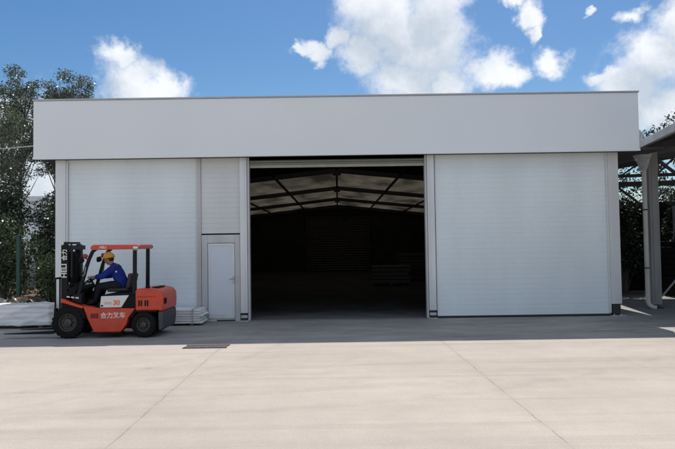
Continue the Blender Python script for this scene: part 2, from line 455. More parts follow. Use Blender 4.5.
# parapet returns and eaves along both sides
for s in (-1,1):
    a, b = sorted((s*7.62, s*8.0))
    MB().box(a, b, -.296, 30.0, 4.44, 4.62).build('eave_gutter', cap_mat, hall, bevel=.01)
    a, b = sorted((s*7.60, s*7.99))
    MB().box(a, b, .14, 29.98, 4.40, 4.438).build('eave_soffit', dark_steel, hall)
    a, b = sorted((s*7.52, s*7.57))
    w = ribbed(.13, 29.9, .05, 4.39)
    # turn the ribbed profile so it runs along the side
    w.v = [(s*(7.56-.05) + s*(-y), x, z) for x,y,z in w.v]
    w.build('side_wall', white_panel, hall)
# roof
rz_, sl = 5.10, .105
def roof_z(x): return rz_ - sl*abs(x)
rf = MB()
for s in (-1,1):
    ny = 40; nx = 10
    vs = []
    for j in range(ny+1):
        y = -.02 + 30*j/ny
        bay = (y % 7.5)/7.5
        for i in range(nx+1):
            x = s*7.6*i/nx
            sag = .05*math.sin(math.pi*bay)*math.sin(math.pi*min(1,i/nx))
            vs.append((x, y, roof_z(x)-sag))
    rf.add(vs, [(j*(nx+1)+i, j*(nx+1)+i+1, (j+1)*(nx+1)+i+1, (j+1)*(nx+1)+i) for j in range(ny) for i in range(nx)])
ro = rf.build('roof', cloth_mat, hall, smooth=True)
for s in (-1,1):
    MB().bar((s*.03,3.9,roof_z(0)-.062),(s*7.45,3.9,roof_z(7.45)-.062),7.0,.012).build('bay_shade_sheet', bay_shade_mat, hall)  # dark sheet added so the first roof bay reads as shade
for i, y in enumerate((.32, 7.5, 15.0, 22.5, 29.6)):
    r_ = MB()
    for s in (-1,1):
        r_.bar((s*.02, y, roof_z(0)-.14), (s*7.45, y, roof_z(7.45)-.14), .12, .20, (0,0,1))
    r_.box(-.16,.16,y-.075,y+.075,roof_z(0)-.34,roof_z(0)-.05)
    r_.tube([(0,y,roof_z(0)-.30),(0,y,roof_z(0)-.52)], .03, 8)
    r_.build('rafter', dark_steel, hall)
    if i in (1,2,3):
        for s in (-1,1):
            MB().box(*sorted((s*7.28, s*7.45)), y-.12, y+.12, 0, 4.1).build('column', dark_steel, hall)
for x in (-7.2,-5.0,-2.5,0,2.5,5.0,7.2):
    MB().box(x-.045, x+.045, .4, 29.5, roof_z(x)-.15, roof_z(x)-.065).build('purlin', dark_steel, hall)
# wind bracing cables in the roof
# gable pieces and rear wall
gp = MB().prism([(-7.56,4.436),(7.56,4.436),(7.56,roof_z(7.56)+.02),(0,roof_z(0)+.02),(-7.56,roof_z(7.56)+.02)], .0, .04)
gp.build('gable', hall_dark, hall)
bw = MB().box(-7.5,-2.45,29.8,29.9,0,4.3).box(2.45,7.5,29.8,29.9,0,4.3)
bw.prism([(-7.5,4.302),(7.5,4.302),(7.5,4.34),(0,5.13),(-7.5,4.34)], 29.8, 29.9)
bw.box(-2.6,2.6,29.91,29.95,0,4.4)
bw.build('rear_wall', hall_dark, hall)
bs = MB()
z = .02
while z < 4.0:
    bs.prism_x([(29.84,z),(29.80,z+.02),(29.79,z+.09),(29.80,z+.16),(29.84,z+.18)], -2.3, 2.3); z += .185
bs_o = bs.build('rear_shutter', back_shutter, hall)
MB().box(-2.44,-2.31,29.66,29.78,0,4.2).box(2.31,2.44,29.66,29.78,0,4.2).box(-2.30,2.30,29.66,29.78,4.08,4.2).build('rear_door_frame', dark_steel, hall)
# dark sheets added inside the walls so the hall falls into shade
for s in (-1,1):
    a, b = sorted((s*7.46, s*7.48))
    MB().box(a, b, .2, 29.7, 0, 4.25).build('wall_shade_sheet', hall_dark, hall)
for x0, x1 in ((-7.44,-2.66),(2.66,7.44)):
    MB().box(x0, x1, .145, .16, 0, 4.25).build('wall_shade_sheet', hall_dark, hall)
# the rolled up door curtain
cu = MB(); z = 4.20
while z < 4.39:
    cu.prism_x([(.055,z),(.026,z+.006),(.022,z+.03),(.026,z+.054),(.055,z+.06)], -2.42, 2.42); z += .062
cur = cu.build('roller_curtain', shutter_mat, hall)
MB().box(-2.42,2.42,.024,.058,4.12,4.197).build('curtain_rail', shutter_bar, cur, bevel=.006)
MB().lathe([(0,-2.5),(.17,-2.5),(.17,2.5),(0,2.5)], (0,.40,4.42), 'x', 20, False).build('curtain_roll', shutter_mat, cur)

# goods in the dark
def goods(loc, sx, sy, layers, label, seed):
    r_ = random.Random(seed)
    t = thing('goods_stack', label, 'stack', loc, r_.uniform(-.08,.08), 'stacks of goods in the dark hall')
    for q in (-sx/2, -.05, sx/2-.1): MB().box(q,q+.1,-sy/2,sy/2,0,.1).build('bearer', timber, t)
    z = .102
    mb = MB()
    for k in range(layers):
        h = r_.uniform(.10,.2); o = r_.uniform(-.05,.05)
        mb.box(-sx/2+o, sx/2+o+r_.uniform(-.08,.08), -sy/2, sy/2, z, z+h); z += h+.012
    mb.build('load', goods_mat, t, bevel=.02)
goods((2.6,13.5,.004), 1.9, 1.2, 5, 'low dim stack of flat boards on the floor, nearer to the opening', 1)
goods((4.2,17.0,.004), 1.8, 1.2, 8, 'taller dim stack of flat boards behind the low one', 2)

# ------------------------------------------------------------------ bundles of wrapped material
def bundle(name, label, x0, x1, y0, y1, z0, z1, seed, ridges):
    t = thing(name, label, 'bundle', ((x0+x1)/2, (y0+y1)/2, 0))
    L_, W_, H_ = x1-x0, y1-y0, z1-z0
    bm = bmesh.new(); bmesh.ops.create_cube(bm, size=1)
    for v in bm.verts: v.co = Vector((v.co.x*L_, v.co.y*W_, (v.co.z+.5)*H_+z0))
    for _ in range(5 if L_ < 3 else 6):
        es = [e for e in bm.edges if e.calc_length() > .06]
        if not es: break
        bmesh.ops.subdivide_edges(bm, edges=es, cuts=1, use_grid_fill=True)
    bm.normal_update()
    for v in bm.verts:
        c = v.co; n = v.normal
        w = .018*mnoise.noise((c.x*1.2+seed, c.y*2, c.z*13)) + .020*mnoise.noise((c.x*4+seed, c.y*6, c.z*7)) + .008*mnoise.noise((c.x*11, c.y*11, c.z*17+seed))
        w += ridges*.014*math.sin(c.z/H_*math.pi*8)*(1 if abs(n.z) < .6 else .0)
        fold = mnoise.noise((c.x*.9 - c.z*2.2 + seed, 0, seed)); w += .028*max(0, 1-abs(fold)*9)
        v.co += n*w
    me = bpy.data.meshes.new('wrap'); bm.to_mesh(me); bm.free()
    for p in me.polygons: p.use_smooth = True
    me.materials.append(film)
    o = bpy.data.objects.new('wrap', me); COL.objects.link(o); o.parent = t
    n = max(2, int(L_/1.2))
    for k in range(n):
        x = -L_/2+.25 + (L_-.5)*k/(n-1)
        MB().box(x-.05, x+.05, -W_/2+.03, W_/2-.03, 0, z0-.012).build('bearer', timber, t)
    return t
bundle('wrapped_bundle', 'long white film wrapped bundle lying on the ground at the fork tips', -11.4, -7.30, -.98, -.24, .085, .60, 3.1, .3)
pbt = thing('profile_bundle', 'flat layered bundle of long white profiles beside the closed side door', 'bundle', (-4.9,-.50,0))
r_ = random.Random(5); z = .055
for k in range(6):
    h = .060; mb = MB()
    o1, o2 = r_.uniform(-.04,.04), r_.uniform(-.03,.05)
    for q in range(4):
        y0 = -.36+.18*q + r_.uniform(-.012,.012)
        mb.box(-1.3+o1, 1.38+o2+r_.uniform(-.02,.02), y0, y0+.165, z, z+h-.008)
    mb.build('profile_layer', film, pbt, bevel=.012)
    z += h
for x in (-.9,.1,1.15): MB().box(x-.05,x+.05,-.34,.34,0,.054).build('bearer', timber, pbt)
for x in (-.6,1.18):
    sp_ = MB().box(x-.02,x+.02,-.385,-.378,.05,z+.012).box(x-.02,x+.02,-.377,.37,z+.006,z+.012)
    sp_.build('strap', M('film_strap', (.45,.46,.47), rough=.3), pbt)

# ------------------------------------------------------------------ forklift
FX, FY = -5.20, -2.20
fk = thing('forklift', 'orange red counterbalance forklift with black mast and driver in its seat', 'forklift', (FX,FY,0))
W = .55
# side bodies
poly = [(-.52,.72),(-.47,.58),(-.40,.40),(-.27,.13),(.33,.13),(.46,.30),(.50,.45),(.66,.655),(-.12,.668)]
for s in (-1,1):
    y0, y1 = sorted((s*W, s*(W-.22)))
    o = MB().prism(poly, y0, y1).build('side_panel', orange, fk, bevel=.018, seg=3)
    if s < 0:
        def text(body, size, loc, mat, parent, rot=(R(90),0,0), ext=.002, name='lettering', bold=0.0, align='LEFT', sx=1):
            c = bpy.data.curves.new(name, 'FONT'); c.body = body; c.size = size; c.extrude = ext; c.align_x = align; c.offset = bold
            f = bpy.data.objects.new(name, c); COL.objects.link(f)
            dg = bpy.context.evaluated_depsgraph_get(); dg.update()
            me = bpy.data.meshes.new_from_object(f.evaluated_get(dg)); bpy.data.objects.remove(f); bpy.data.curves.remove(c)
            me.materials.clear(); me.materials.append(mat)
            t = bpy.data.objects.new(name, me); COL.objects.link(t); t.location = loc; t.rotation_euler = rot; t.parent = parent
            return t
        text('\u5408\u529b\u53c9\u8f66', .14, (.16, -W-.003, .455), white_paint, o, bold=.0022, align='CENTER')
        v = MB()
        for k in range(5): v.box(-.33+.035*k, -.312+.035*k, -W-.004, -W-.001, .44, .55)
        v.build('vent_grille', black_matt, o)
    # step plate below
# under-floor chassis
MB().box(-.72,.95,-.33,.33,.18,.66).build('chassis', black_matt, fk, bevel=.02)
for s in (-1,1): MB().box(-.30,.36,*sorted((s*.555,s*.34)),.095,.125).build('sill', black_paint, fk, bevel=.008)
# fenders over the drive wheels
for s in (-1,1):
    y0, y1 = sorted((s*(W+.03), s*(W-.24)))
    path_o = [(-1.00,.885),(-.94,.885),(-.74,.80),(-.50,.715)]
    path_i = [(-.51,.665),(-.75,.735),(-.95,.80),(-1.00,.80)]
    fd = MB().prism(path_o+path_i, y0, y1).build('fender', orange, fk, bevel=.012, seg=3)
    MB().prism([(-.95,.795),(-.75,.732),(-.52,.662),(-.47,.56),(-.44,.45),(-.50,.45),(-.56,.58),(-.76,.68),(-.95,.745)], y0+.01, y1-.01).build('wheel_arch', black_matt, fd)
    MB().prism([(-1.0,.89),(-.94,.892),(-.56,.76),(-.56,1.0),(-.72,.99),(-.95,.93)], *sorted((s*(W-.05), s*(W-.20)))).build('cowl_side', black_paint, fk, bevel=.01)
# plates with stickers on the cowl
stk = MB(); 
for k in range(3): stk.obox((-.86+.10*k, -W-.0+.045, .925-.012*k), (.07,.006,.03), Matrix.Rotation(R(8),3,'Y'))
stk.build('sticker', white_paint, fk)
# floor, dashboard cowl
MB().box(-.70,.10,-.50,.50,.662,.69).build('floor_plate', black_matt, fk)
MB().prism([(-.93,.66),(-.93,.95),(-.84,1.12),(-.70,1.17),(-.66,1.10),(-.76,.90),(-.72,.66)], -.50, .50).build('dashboard', black_matt, fk, bevel=.02)
# hood under the seat, with the white panel
MB().prism([(-.16,.67),(.67,.67),(.67,.99),(.42,1.0),(-.10,.96)], -.50, .50).build('hood', black_matt, fk, bevel=.03, seg=3)
for s in (-1,1):
    y0, y1 = sorted((s*.500, s*.535))
    wp = MB().prism([(-.14,.675),(.34,.675),(.51,.945),(-.115,.93)], y0, y1).build('trim_panel', white_paint, fk, bevel=.012)
    if s < 0:
        text('30', .15, (.16,-.5365,.735), orange_text, wp, bold=.006)
        text('CPCD', .062, (-.045,-.5365,.752), orange_text, wp, bold=.001)
        MB().box(-.115,-.065,-.540,-.5355,.70,.735).build('latch', black_matt, wp)
MB().prism([(.36,.675),(.66,.66),(.66,.93),(.53,.945)], -.53, -.50).build('side_cover', black_matt, fk)
# seat
se = MB().box(-.10,.38,-.24,.24,1.0,1.09).build('seat', vinyl, fk, bevel=.035, seg=3)
MB().obox((.40,0,1.24),(.11,.46,.36),Matrix.Rotation(R(12),3,'Y')).build('backrest', vinyl, se, bevel=.04, seg=3)
# counterweight
cw = MB()
prof = [(.66,.60),(.66,1.04),(.70,1.085),(1.00,1.085),(1.10,1.075),(1.21,1.04),(1.28,.95),(1.29,.80),(1.28,.585),(1.19,.585),(1.16,.60)]
cwo = cw.prism(prof, -.56, .56).build('counterweight', orange, fk, bevel=.045, seg=4)
for p in cwo.data.polygons: p.use_smooth = True
cwo.data.set_sharp_from_angle(angle=R(50))
lowp = [(1.165,.58),(1.275,.58),(1.285,.42),(1.26,.20),(1.23,.15),(1.17,.15),(1.16,.30)]
MB().prism(lowp, -.545, .545).build('lower_counterweight', shaded_grey, fk, bevel=.03, seg=3)
for q in (.73, .87):
    MB().box(q,q+.032,-.566,-.5605,.70,.83).box(q+.052,q+.084,-.566,-.5605,.70,.83).build('vent_grille', black_matt, cwo)
MB().box(1.292,1.312,-.50,-.36,.74,.87).build('tail_light', black_matt, cwo, bevel=.01)
MB().box(.70,1.12,-.563,-.5603,.905,.912).build('seam', black_matt, cwo)
MB().box(.95,1.10,-.30,.30,1.088,1.105).build('radiator_grille', black_matt, cwo, bevel=.01)
MB().lathe([(0,0),(.05,0),(.05,.05),(0,.05)], (.86,-.3,1.085), 'z', 14, False).build('filler_cap', black_matt, cwo)
# wheels
def wheel(x, s, r, w, steer=0.0):
    t = bpy.data.objects.new('wheel', None); COL.objects.link(t); t.parent = fk
    t.location = (x, s*(W-.02-w/2+.05), r); t.rotation_euler = (0,0,steer + (math.pi if s>0 else 0))
    ri = r*.58
    mb = MB().lathe([(ri,-w/2+.02),(r*.80,-w/2),(r*.95,-w/2+.015),(r-.012,-w/2+.05),(r-.012,w/2-.05),(r*.95,w/2-.015),(r*.80,w/2),(ri,w/2-.02)], (0,0,0), 'y', 40)
    for k in range(22):
        a = 2*math.pi*k/22
        for sd in (-1,1):
            m = Matrix.Rotation(-a-(.07 if sd>0 else 0),3,'Y') @ Matrix.Rotation(R(18*sd),3,'X').to_3x3()
            m2 = Matrix.Rotation(-(a + (.14 if sd>0 else 0)),3,'Y')
            c = m2 @ Vector((r-.018, sd*w*.24, 0))
            mb.obox(c, (.036, w*.42, r*.13), m2 @ Matrix.Rotation(R(14*sd),3,'X'))
    mb.build('tyre', rubber, t, smooth=True)
    rm = MB().lathe([(ri+.004,-w/2+.03),(ri-.015,-w/2+.012),(ri-.03,-w/2+.02),(ri-.045,-w/2+.07),(ri*.45,-w/2+.085),(ri*.40,-w/2+.03),(.0,-w/2+.02)], (0,0,0), 'y', 32, False)
    for k in range(8):
        a = 2*math.pi*k/8
        rm.lathe([(0,-.02),(.016,-.02),(.016,.01),(0,.01)], (ri*.62*math.cos(a), -w/2+.07, ri*.62*math.sin(a)), 'y', 6, False)
        m2 = Matrix.Rotation(-a-.39,3,'Y')
        rm.obox(m2 @ Vector((ri*.68,0,0)) + Vector((0,-w/2+.072,0)), (ri*.40,.03,.03), m2)
    rm.build('rim', rim_mat, t, smooth=True)
for s in (-1,1):
    wheel(-.85, s, .355, .24)
    wheel(.85, s, .285, .19, R(-8))
MB().tube([(-.85,-.46,.355),(-.85,.46,.355)], .07, 12).build('axle', black_matt, fk)
MB().tube([(.85,-.44,.285),(.85,.44,.285)], .055, 12).build('axle', black_matt, fk)
MB().prism([(.52,.46),(.60,.60),(1.14,.60),(1.13,.56),(.66,.56),(.58,.44)], -.54, .54).build('rear_arch', black_matt, fk)
# mast
ma = MB()
for s in (-1,1):
    yo, yi = s*.42, s*.30
    y0, y1 = sorted((yo, yi))
    ma.box(-1.06,-.92,*sorted((s*.42, s*.395)),.10,2.09)            # web of the outer channel
    ma.box(-1.06,-1.035,*sorted((s*.394, s*.33)),.10,2.09).box(-.945,-.92,*sorted((s*.394, s*.33)),.10,2.09)
    ma.box(-1.03,-.95,*sorted((s*.385, s*.36)),.16,2.11)            # inner channel
    ma.box(-1.03,-1.01,*sorted((s*.359, s*.30)),.16,2.11).box(-.97,-.95,*sorted((s*.359, s*.30)),.16,2.11)
ma.box(-.915,-.86,-.42,.42,1.98,2.08).box(-.915,-.87,-.42,.42,1.10,1.20).box(-1.03,-.955,-.36,.36,2.112,2.16).box(-.915,-.86,-.42,.42,.30,.42)
mast = ma.build('mast', black_paint, fk, bevel=.004)
text('HELI', .165, (-.935-.002, -.4215, 1.345), white_paint, mast, rot=(R(90),R(-90),0), bold=.004, name='mast_lettering')
text('\u5408\u529b', .13, (-.937, -.4215, 1.735), white_paint, mast, rot=(R(90),R(-90),0), bold=.003, name='mast_lettering')
for s in (-1,1):
    lc = MB().tube([(-.90,s*.25,.25),(-.90,s*.25,1.35)], .038, 12).build('lift_cylinder', black_matt, mast, smooth=True)
    MB().tube([(-.90,s*.25,1.34),(-.90,s*.25,2.11)], .022, 10).build('piston_rod', dark_steel, lc, smooth=True)
    MB().box(-.985,-.975,s*.14-.02,s*.14+.02,.5,2.08).build('lift_chain', dark_steel, mast)
    MB().tube([(-.93,s*.09,.6),(-.93,s*.09,1.6),(-.95,s*.08,2.0),(-1.02,s*.07,2.05),(-1.05,s*.07,1.9),(-1.06,s*.07,.6)], .012, 8).build('hydraulic_hose', rubber, mast, smooth=True)
    MB().tube([(-.89,s*.36,.95),(-.66,s*.36,.78)], .035, 10).build('tilt_cylinder', black_matt, mast, smooth=True)
MB().tube([(-.965,0,.30),(-.965,0,1.90)], .062, 14).build('centre_cylinder', black_matt, mast, smooth=True)
MB().box(-.95,-.93,-.29,.29,1.24,1.94).build('mast_guard', black_matt, mast)
ca = MB().box(-1.17,-1.10,-.50,.50,.14,.25).box(-1.17,-1.10,-.50,.50,.50,.60)
for s in (-1,1): ca.box(-1.10,-.98,s*.25-.03,s*.25+.03,.14,.62)
ca.build('carriage', black_paint, fk, bevel=.006)
lb = MB()
for y in (-.52,-.30,-.10,.10,.30,.52): lb.box(-1.155,-1.125,y-.014,y+.014,.60,1.32)
lb.box(-1.16,-1.12,-.535,.535,1.321,1.36).box(-1.16,-1.12,-.535,.535,.602,.635)
lb.build('load_backrest', black_paint, fk)
for y in (-.36,.36):
    MB().prism([(-1.172,.66),(-1.22,.66),(-1.225,.16),(-2.36,.105),(-2.36,.092),(-1.26,.092),(-1.20,.11),(-1.172,.16)], y-.065, y+.065).build('fork', black_paint, fk, bevel=.006)
# overhead guard
gd = MB()
for s in (-1,1):
    gd.prism([(-.37,1.985),(-.36,2.05),(-.30,2.085),(.70,2.075),(.745,2.05),(.745,1.995),(.70,1.975),(-.30,1.965)], *sorted((s*.50, s*.42)))
for k in range(8):
    x = -.30 + .14*k
    gd.box(x-.022, x+.022, -.419, .419, 2.00, 2.05)
gd.box(-.37,-.325,-.419,.419,1.99,2.07).box(.70,.742,-.419,.419,1.99,2.06)
guard = gd.build('overhead_guard', red_paint, fk, bevel=.015, seg=3)
text('HELI', .075, (-.16,-.503,2.0), white_paint, guard, bold=.002)
MB().box(.60,.70,-.506,-.501,1.985,2.035).build('sticker', white_paint, guard)
MB().box(.60,.70,-.506,-.501,1.945,1.983).build('sticker', green_text, guard)
for s in (-1,1):
    pts = [(-.24,2.00),(-.33,1.93),(-.41,1.76),(-.47,1.58),(-.525,1.38),(-.59,1.16),(-.66,.92)]
    # flat front pillars
    wv = []
    for i,(x,z) in enumerate(pts):
        a = pts[max(0,i-1)]; b = pts[min(len(pts)-1,i+1)]
        d = Vector((b[0]-a[0],0,b[1]-a[1])).normalized(); n = Vector((-d.z,0,d.x))
        wv.append((x+n.x*.034, z+n.z*.034)); 
    wv2 = [(2*pts[i][0]-wv[i][0], 2*pts[i][1]-wv[i][1]) for i in range(len(pts))]
    MB().prism(wv + wv2[::-1], *sorted((s*.495, s*.42))).build('front_pillar', black_paint, guard, bevel=.01)
    MB().prism([(.575,.96),(.66,.96),(.665,1.974),(.585,1.974)], *sorted((s*.495, s*.43))).build('rear_pillar', black_paint, guard, bevel=.01)
    gr = MB().tube([(-.50,s*.515,1.60),(-.455,s*.53,1.58),(-.475,s*.53,1.44),(-.53,s*.515,1.38)], .012, 8).build('grab_handle', steel, guard, smooth=True)
    # lamps on the front pillars
    hl = MB().lathe([(0,.05),(.04,.045),(.062,.0),(.066,-.045),(.055,-.05),(0,-.035)], (-.56,s*.50,1.735), 'x', 20, False).build('headlight', black_matt, fk, smooth=True)
    MB().lathe([(0,-.050),(.05,-.048),(.05,-.044),(0,-.044)], (-.56,s*.50,1.735), 'x', 20, False).build('lens', lamp_glass, hl)
    MB().tube([(-.42,s*.48,1.76),(-.50,s*.50,1.79),(-.56,s*.50,1.80)], .012, 8).build('lamp_bracket', black_matt, hl)
    MB().lathe([(0,.04),(.035,.04),(.05,.015),(.05,-.035),(0,-.04)], (-.47,s*.515,1.835), 'x', 18, False).build('turn_signal', lamp_red, fk, smooth=True)
# steering wheel and levers
ring = [(.16*math.cos(2*math.pi*k/24), .16*math.sin(2*math.pi*k/24)) for k in range(25)]
tilt = Matrix.Rotation(R(-32),3,'Y')
swc = Vector((-.56,0,1.27))
sw = MB().tube([swc + tilt @ Vector((a,b,0)) for a,b in ring], .014, 8, cap=False)
for k in range(3):
    a = 2*math.pi*k/3
    sw.tube([swc + tilt @ Vector((0,0,-.02)), swc + tilt @ Vector((.155*math.cos(a),.155*math.sin(a),0))], .011, 6)
sw.tube([swc + tilt @ Vector((0,0,.01)), swc + tilt @ Vector((0,0,-.30))], .025, 10)
sw.build('steering_wheel', black_matt, fk, smooth=True)
lv = MB()
for k in range(2): lv.tube([(-.72,.22+.06*k,1.10),(-.66,.22+.06*k,1.26)], .008, 6).sphere((-.66,.22+.06*k,1.27), .02, 8, 6)
lv.build('lever', black_matt, fk, smooth=True)

# ------------------------------------------------------------------ driver
def limbs(nodes, edges):
    """overlapping tapered limbs and lofted torso rings, to be fused into one surface"""
    mb = MB()
    for a, b in edges:
        (pa, ra), (pb, rb) = nodes[a], nodes[b]
        pa, pb = Vector(pa), Vector(pb)
        if isinstance(ra, tuple) or isinstance(rb, tuple):
            ra = ra if isinstance(ra, tuple) else (ra, ra); rb = rb if isinstance(rb, tuple) else (rb, rb)
            n = 20; vs = []; K = 6
            for k in range(K+1):
                f = k/K; p = pa.lerp(pb, f)
                d = (pb-pa).normalized(); sx = Vector((d.z,0,-d.x))
                if abs(d.z) < .3: sx = Vector((0,0,1)) - d*d.z
                sx.normalize(); sy = d.cross(sx)
                if abs(sy.y) < .5: sy = Vector((0,1,0))
                for q in range(n):
                    t = 2*math.pi*q/n
                    vs.append(p + sx*math.cos(t)*(ra[0]*(1-f)+rb[0]*f) + sy*math.sin(t)*(ra[1]*(1-f)+rb[1]*f))
            fs = [(k*n+q, k*n+(q+1)%n, (k+1)*n+(q+1)%n, (k+1)*n+q) for k in range(K) for q in range(n)]
            fs += [tuple(range(n-1,-1,-1)), tuple(range(K*n, K*n+n))]
            mb.add(vs, fs)
            mb.sphere(pa, (ra[0],ra[1],min(ra)), 16, 10); mb.sphere(pb, (rb[0],rb[1],min(rb)), 16, 10)
        else:
            mb.tube([pa, pa.lerp(pb,.35), pb], [ra, (ra*.62+rb*.38)*1.04, rb], 16)
            mb.sphere(pa, ra*1.0, 14, 10); mb.sphere(pb, rb*1.0, 14, 10)
    return mb.mesh('limbs')
def skin_mesh(name, nodes, edges, sub=1): return limbs(nodes, edges)
def remeshed(name, meshes, voxel, smooth_iter=4):
    bm = bmesh.new()
    for m in meshes: bm.from_mesh(m)
    me = bpy.data.meshes.new(name); bm.to_mesh(me); bm.free()
    o = bpy.data.objects.new(name, me); COL.objects.link(o)
    rm = o.modifiers.new('rm','REMESH'); rm.mode = 'VOXEL'; rm.voxel_size = voxel; rm.use_smooth_shade = True
    sm = o.modifiers.new('sm','SMOOTH'); sm.iterations = smooth_iter; sm.factor = .4
    dg = bpy.context.evaluated_depsgraph_get(); dg.update()
    m2 = bpy.data.meshes.new_from_object(o.evaluated_get(dg)); bpy.data.objects.remove(o)
    for p in m2.polygons: p.use_smooth = True
    return m2

dr = thing('person', 'driver in yellow helmet and blue work jacket gripping the steering wheel', 'person', (FX,FY,0))
nod = {'pel':((.17,0,1.17),(.13,.15)), 'belly':((.13,0,1.29),(.12,.145)), 'chest':((.06,0,1.44),(.12,.165)), 'upch':((.02,0,1.535),(.085,.12)),
 'neck':((-.055,0,1.61),.052), 'head':((-.10,0,1.69),.06),
 'shL':((.01,-.19,1.525),.062), 'elL':((-.20,-.25,1.36),.045), 'wrL':((-.435,-.16,1.335),.030), 'haL':((-.49,-.145,1.345),(.035,.020)),
 'shR':((.01,.19,1.525),.062), 'elR':((-.20,.25,1.36),.045), 'wrR':((-.44,.17,1.335),.030), 'haR':((-.49,.155,1.345),(.035,.020)),
 'hpL':((.12,-.10,1.15),.095), 'knL':((-.30,-.15,1.13),.062), 'anL':((-.40,-.15,.80),.040), 'toL':((-.54,-.15,.735),(.042,.034)),
 'hpR':((.12,.10,1.15),.095), 'knR':((-.30,.15,1.13),.062), 'anR':((-.40,.15,.80),.040), 'toR':((-.54,.15,.735),(.042,.034))}
edg = [('pel','belly'),('belly','chest'),('chest','upch'),('upch','neck'),('neck','head')]
for s in 'LR':
    edg += [('upch','sh'+s),('sh'+s,'el'+s),('el'+s,'wr'+s),('wr'+s,'ha'+s),('pel','hp'+s),('hp'+s,'kn'+s),('kn'+s,'an'+s),('an'+s,'to'+s)]
body_m = skin_mesh('tmp', nod, edg)
HC = Vector((-.135,0,1.735))
def headfn(p):
    q = p - HC
    # egg shape: narrow chin, flat face
    t = max(0, min(1, (-q.z)/.125))
    q.x = q.x*(1-.10*t) - .012*t; q.y *= (1-.26*t*t)
    if q.x < 0: q.x *= .93
    rot = Matrix.Rotation(R(-9),3,'Y')
    return HC + rot @ q
head = MB().sphere(HC, (.102,.078,.122), 28, 20, headfn)
hrot = Matrix.Rotation(R(-9),3,'Y')
def hp(x,y,z): return HC + hrot @ Vector((x,y,z))
head.tube([hp(-.090,0,.022), hp(-.112,0,-.012), hp(-.090,0,-.026)], [.011,.016,.012], 10)           # nose
head.tube([hp(-.089,-.028,-.058), hp(-.101,0,-.056), hp(-.089,.028,-.058)], [.006,.010,.006], 8)     # lips
head.tube([hp(-.084,-.05,.036), hp(-.099,-.02,.040), hp(-.099,.02,.040), hp(-.084,.05,.036)], [.008,.011,.011,.008], 8)  # brow
for s in (-1,1):
    head.sphere(hp(.005, s*.077, -.005), (.022,.010,.032), 10, 8)                                    # ears
    head.sphere(hp(-.088, s*.030, .014), (.010,.014,.009), 10, 8)                                    # eyes
    # five fingers closed on the wheel rim
    hx = Vector((-.50, s*.148, 1.345))
    for k in range(4):
        o_ = hx + Vector((-.012*0, s*(-.034+.021*k), 0))
        L_ = (.9,1.05,1.0,.8)[k]
        head.tube([o_+Vector((-.015,0,.004)), o_+Vector((-.052*L_,0,.012)), o_+Vector((-.072*L_,0,-.014)), o_+Vector((-.052*L_,0,-.036)), o_+Vector((-.034*L_,0,-.036))], [.0105,.0095,.009,.0085,.007], 8)
    th = hx + Vector((.01, -s*.030, 0))
    head.tube([th, th+Vector((-.022,-s*.020,-.012)), th+Vector((-.046,-s*.012,-.030)), th+Vector((-.056,0,-.034))], [.013,.011,.010,.008], 8)
bm_ = remeshed('body', [body_m, head.mesh('h')], .0065, 3)
bm_.materials.append(skin)
bo = bpy.data.objects.new('body', bm_); COL.objects.link(bo); bo.parent = dr
def grown(keys, edges, add, name, mat, sub=1, over=None, parent=dr, vox=.010):
    nn = {}
    for k in keys:
        p, r_ = nod[k] if not (over and k in over) else over[k]
        nn[k] = (p, (r_[0]+add, r_[1]+add) if isinstance(r_, tuple) else r_+add)
    m = skin_mesh('tmp', nn, edges, sub)
    m = remeshed(name, [m], vox, 3)
    # cloth folds
    for v in m.vertices:
        c = v.co
        v.co = c + v.normal*(.007*mnoise.noise((c.x*14, c.y*14, c.z*22)) + .004*mnoise.noise((c.x*35,c.y*35,c.z*35)))
    m.materials.append(mat)
    o = bpy.data.objects.new(name, m); COL.objects.link(o); o.parent = parent
    return o
fore = lambda s: (Vector(nod['el'+s][0])*.45 + Vector(nod['wr'+s][0])*.55)
jk_over = {'cuL':(tuple(fore('L')), .038), 'cuR':(tuple(fore('R')), .038), 'upch':((.03,0,1.535),(.088,.125)), 'nk':((-.03,0,1.585),(.058,.062))}
grown(['pel','belly','chest','upch','nk','shL','elL','cuL','shR','elR','cuR'],
      [('pel','belly'),('belly','chest'),('chest','upch'),('upch','nk'),('upch','shL'),('shL','elL'),('elL','cuL'),('upch','shR'),('shR','elR'),('elR','cuR')], .022, 'jacket', jacket_mat, over=jk_over)
MB().tube([(-.035,-.055,1.60),(-.02,-.11,1.592),(.06,-.09,1.60),(.085,0,1.605),(.06,.09,1.60),(-.02,.11,1.592),(-.035,.055,1.60)], .026, 10).build('collar', collar_mat, dr, smooth=True)
MB().obox((.075,-.183,1.47),(.085,.004,.035),Matrix.Rotation(R(20),3,'Y')).build('badge', white_paint, dr)
grown(['pel','hpL','knL','anL','hpR','knR','anR'], [('pel','hpL'),('hpL','knL'),('knL','anL'),('pel','hpR'),('hpR','knR'),('knR','anR')], .018, 'trousers', trouser_mat)
for s in 'LR':
    grown(['an'+s,'to'+s], [('an'+s,'to'+s)], .012, 'boot', boot_mat)
hl = MB()
dome = []
for j in range(9):
    th = math.pi/2*j/8
    dome.append((.128*math.cos(th), .115*math.sin(th)))
hl.lathe([(.118,-.012)]+[(r_,h) for r_,h in dome]+[(.0,.11)], (0,0,0), 'z', 28, False)
hl.lathe([(.120,-.016),(.142,-.020),(.142,-.012),(.125,-.006)], (0,0,0), 'z', 28)
hl.tube([(.07,0,.105),(0,0,.122),(-.08,0,.103)], .010, 8)
hl.v = [((x*1.06 if x>0 else x*(1.0 if abs(z) > .03 else 1.18)), y*.88, z) for x,y,z in hl.v]
hl.v = [tuple(HC + hrot @ Vector((x+.005,y,z+.058))) for x,y,z in hl.v]
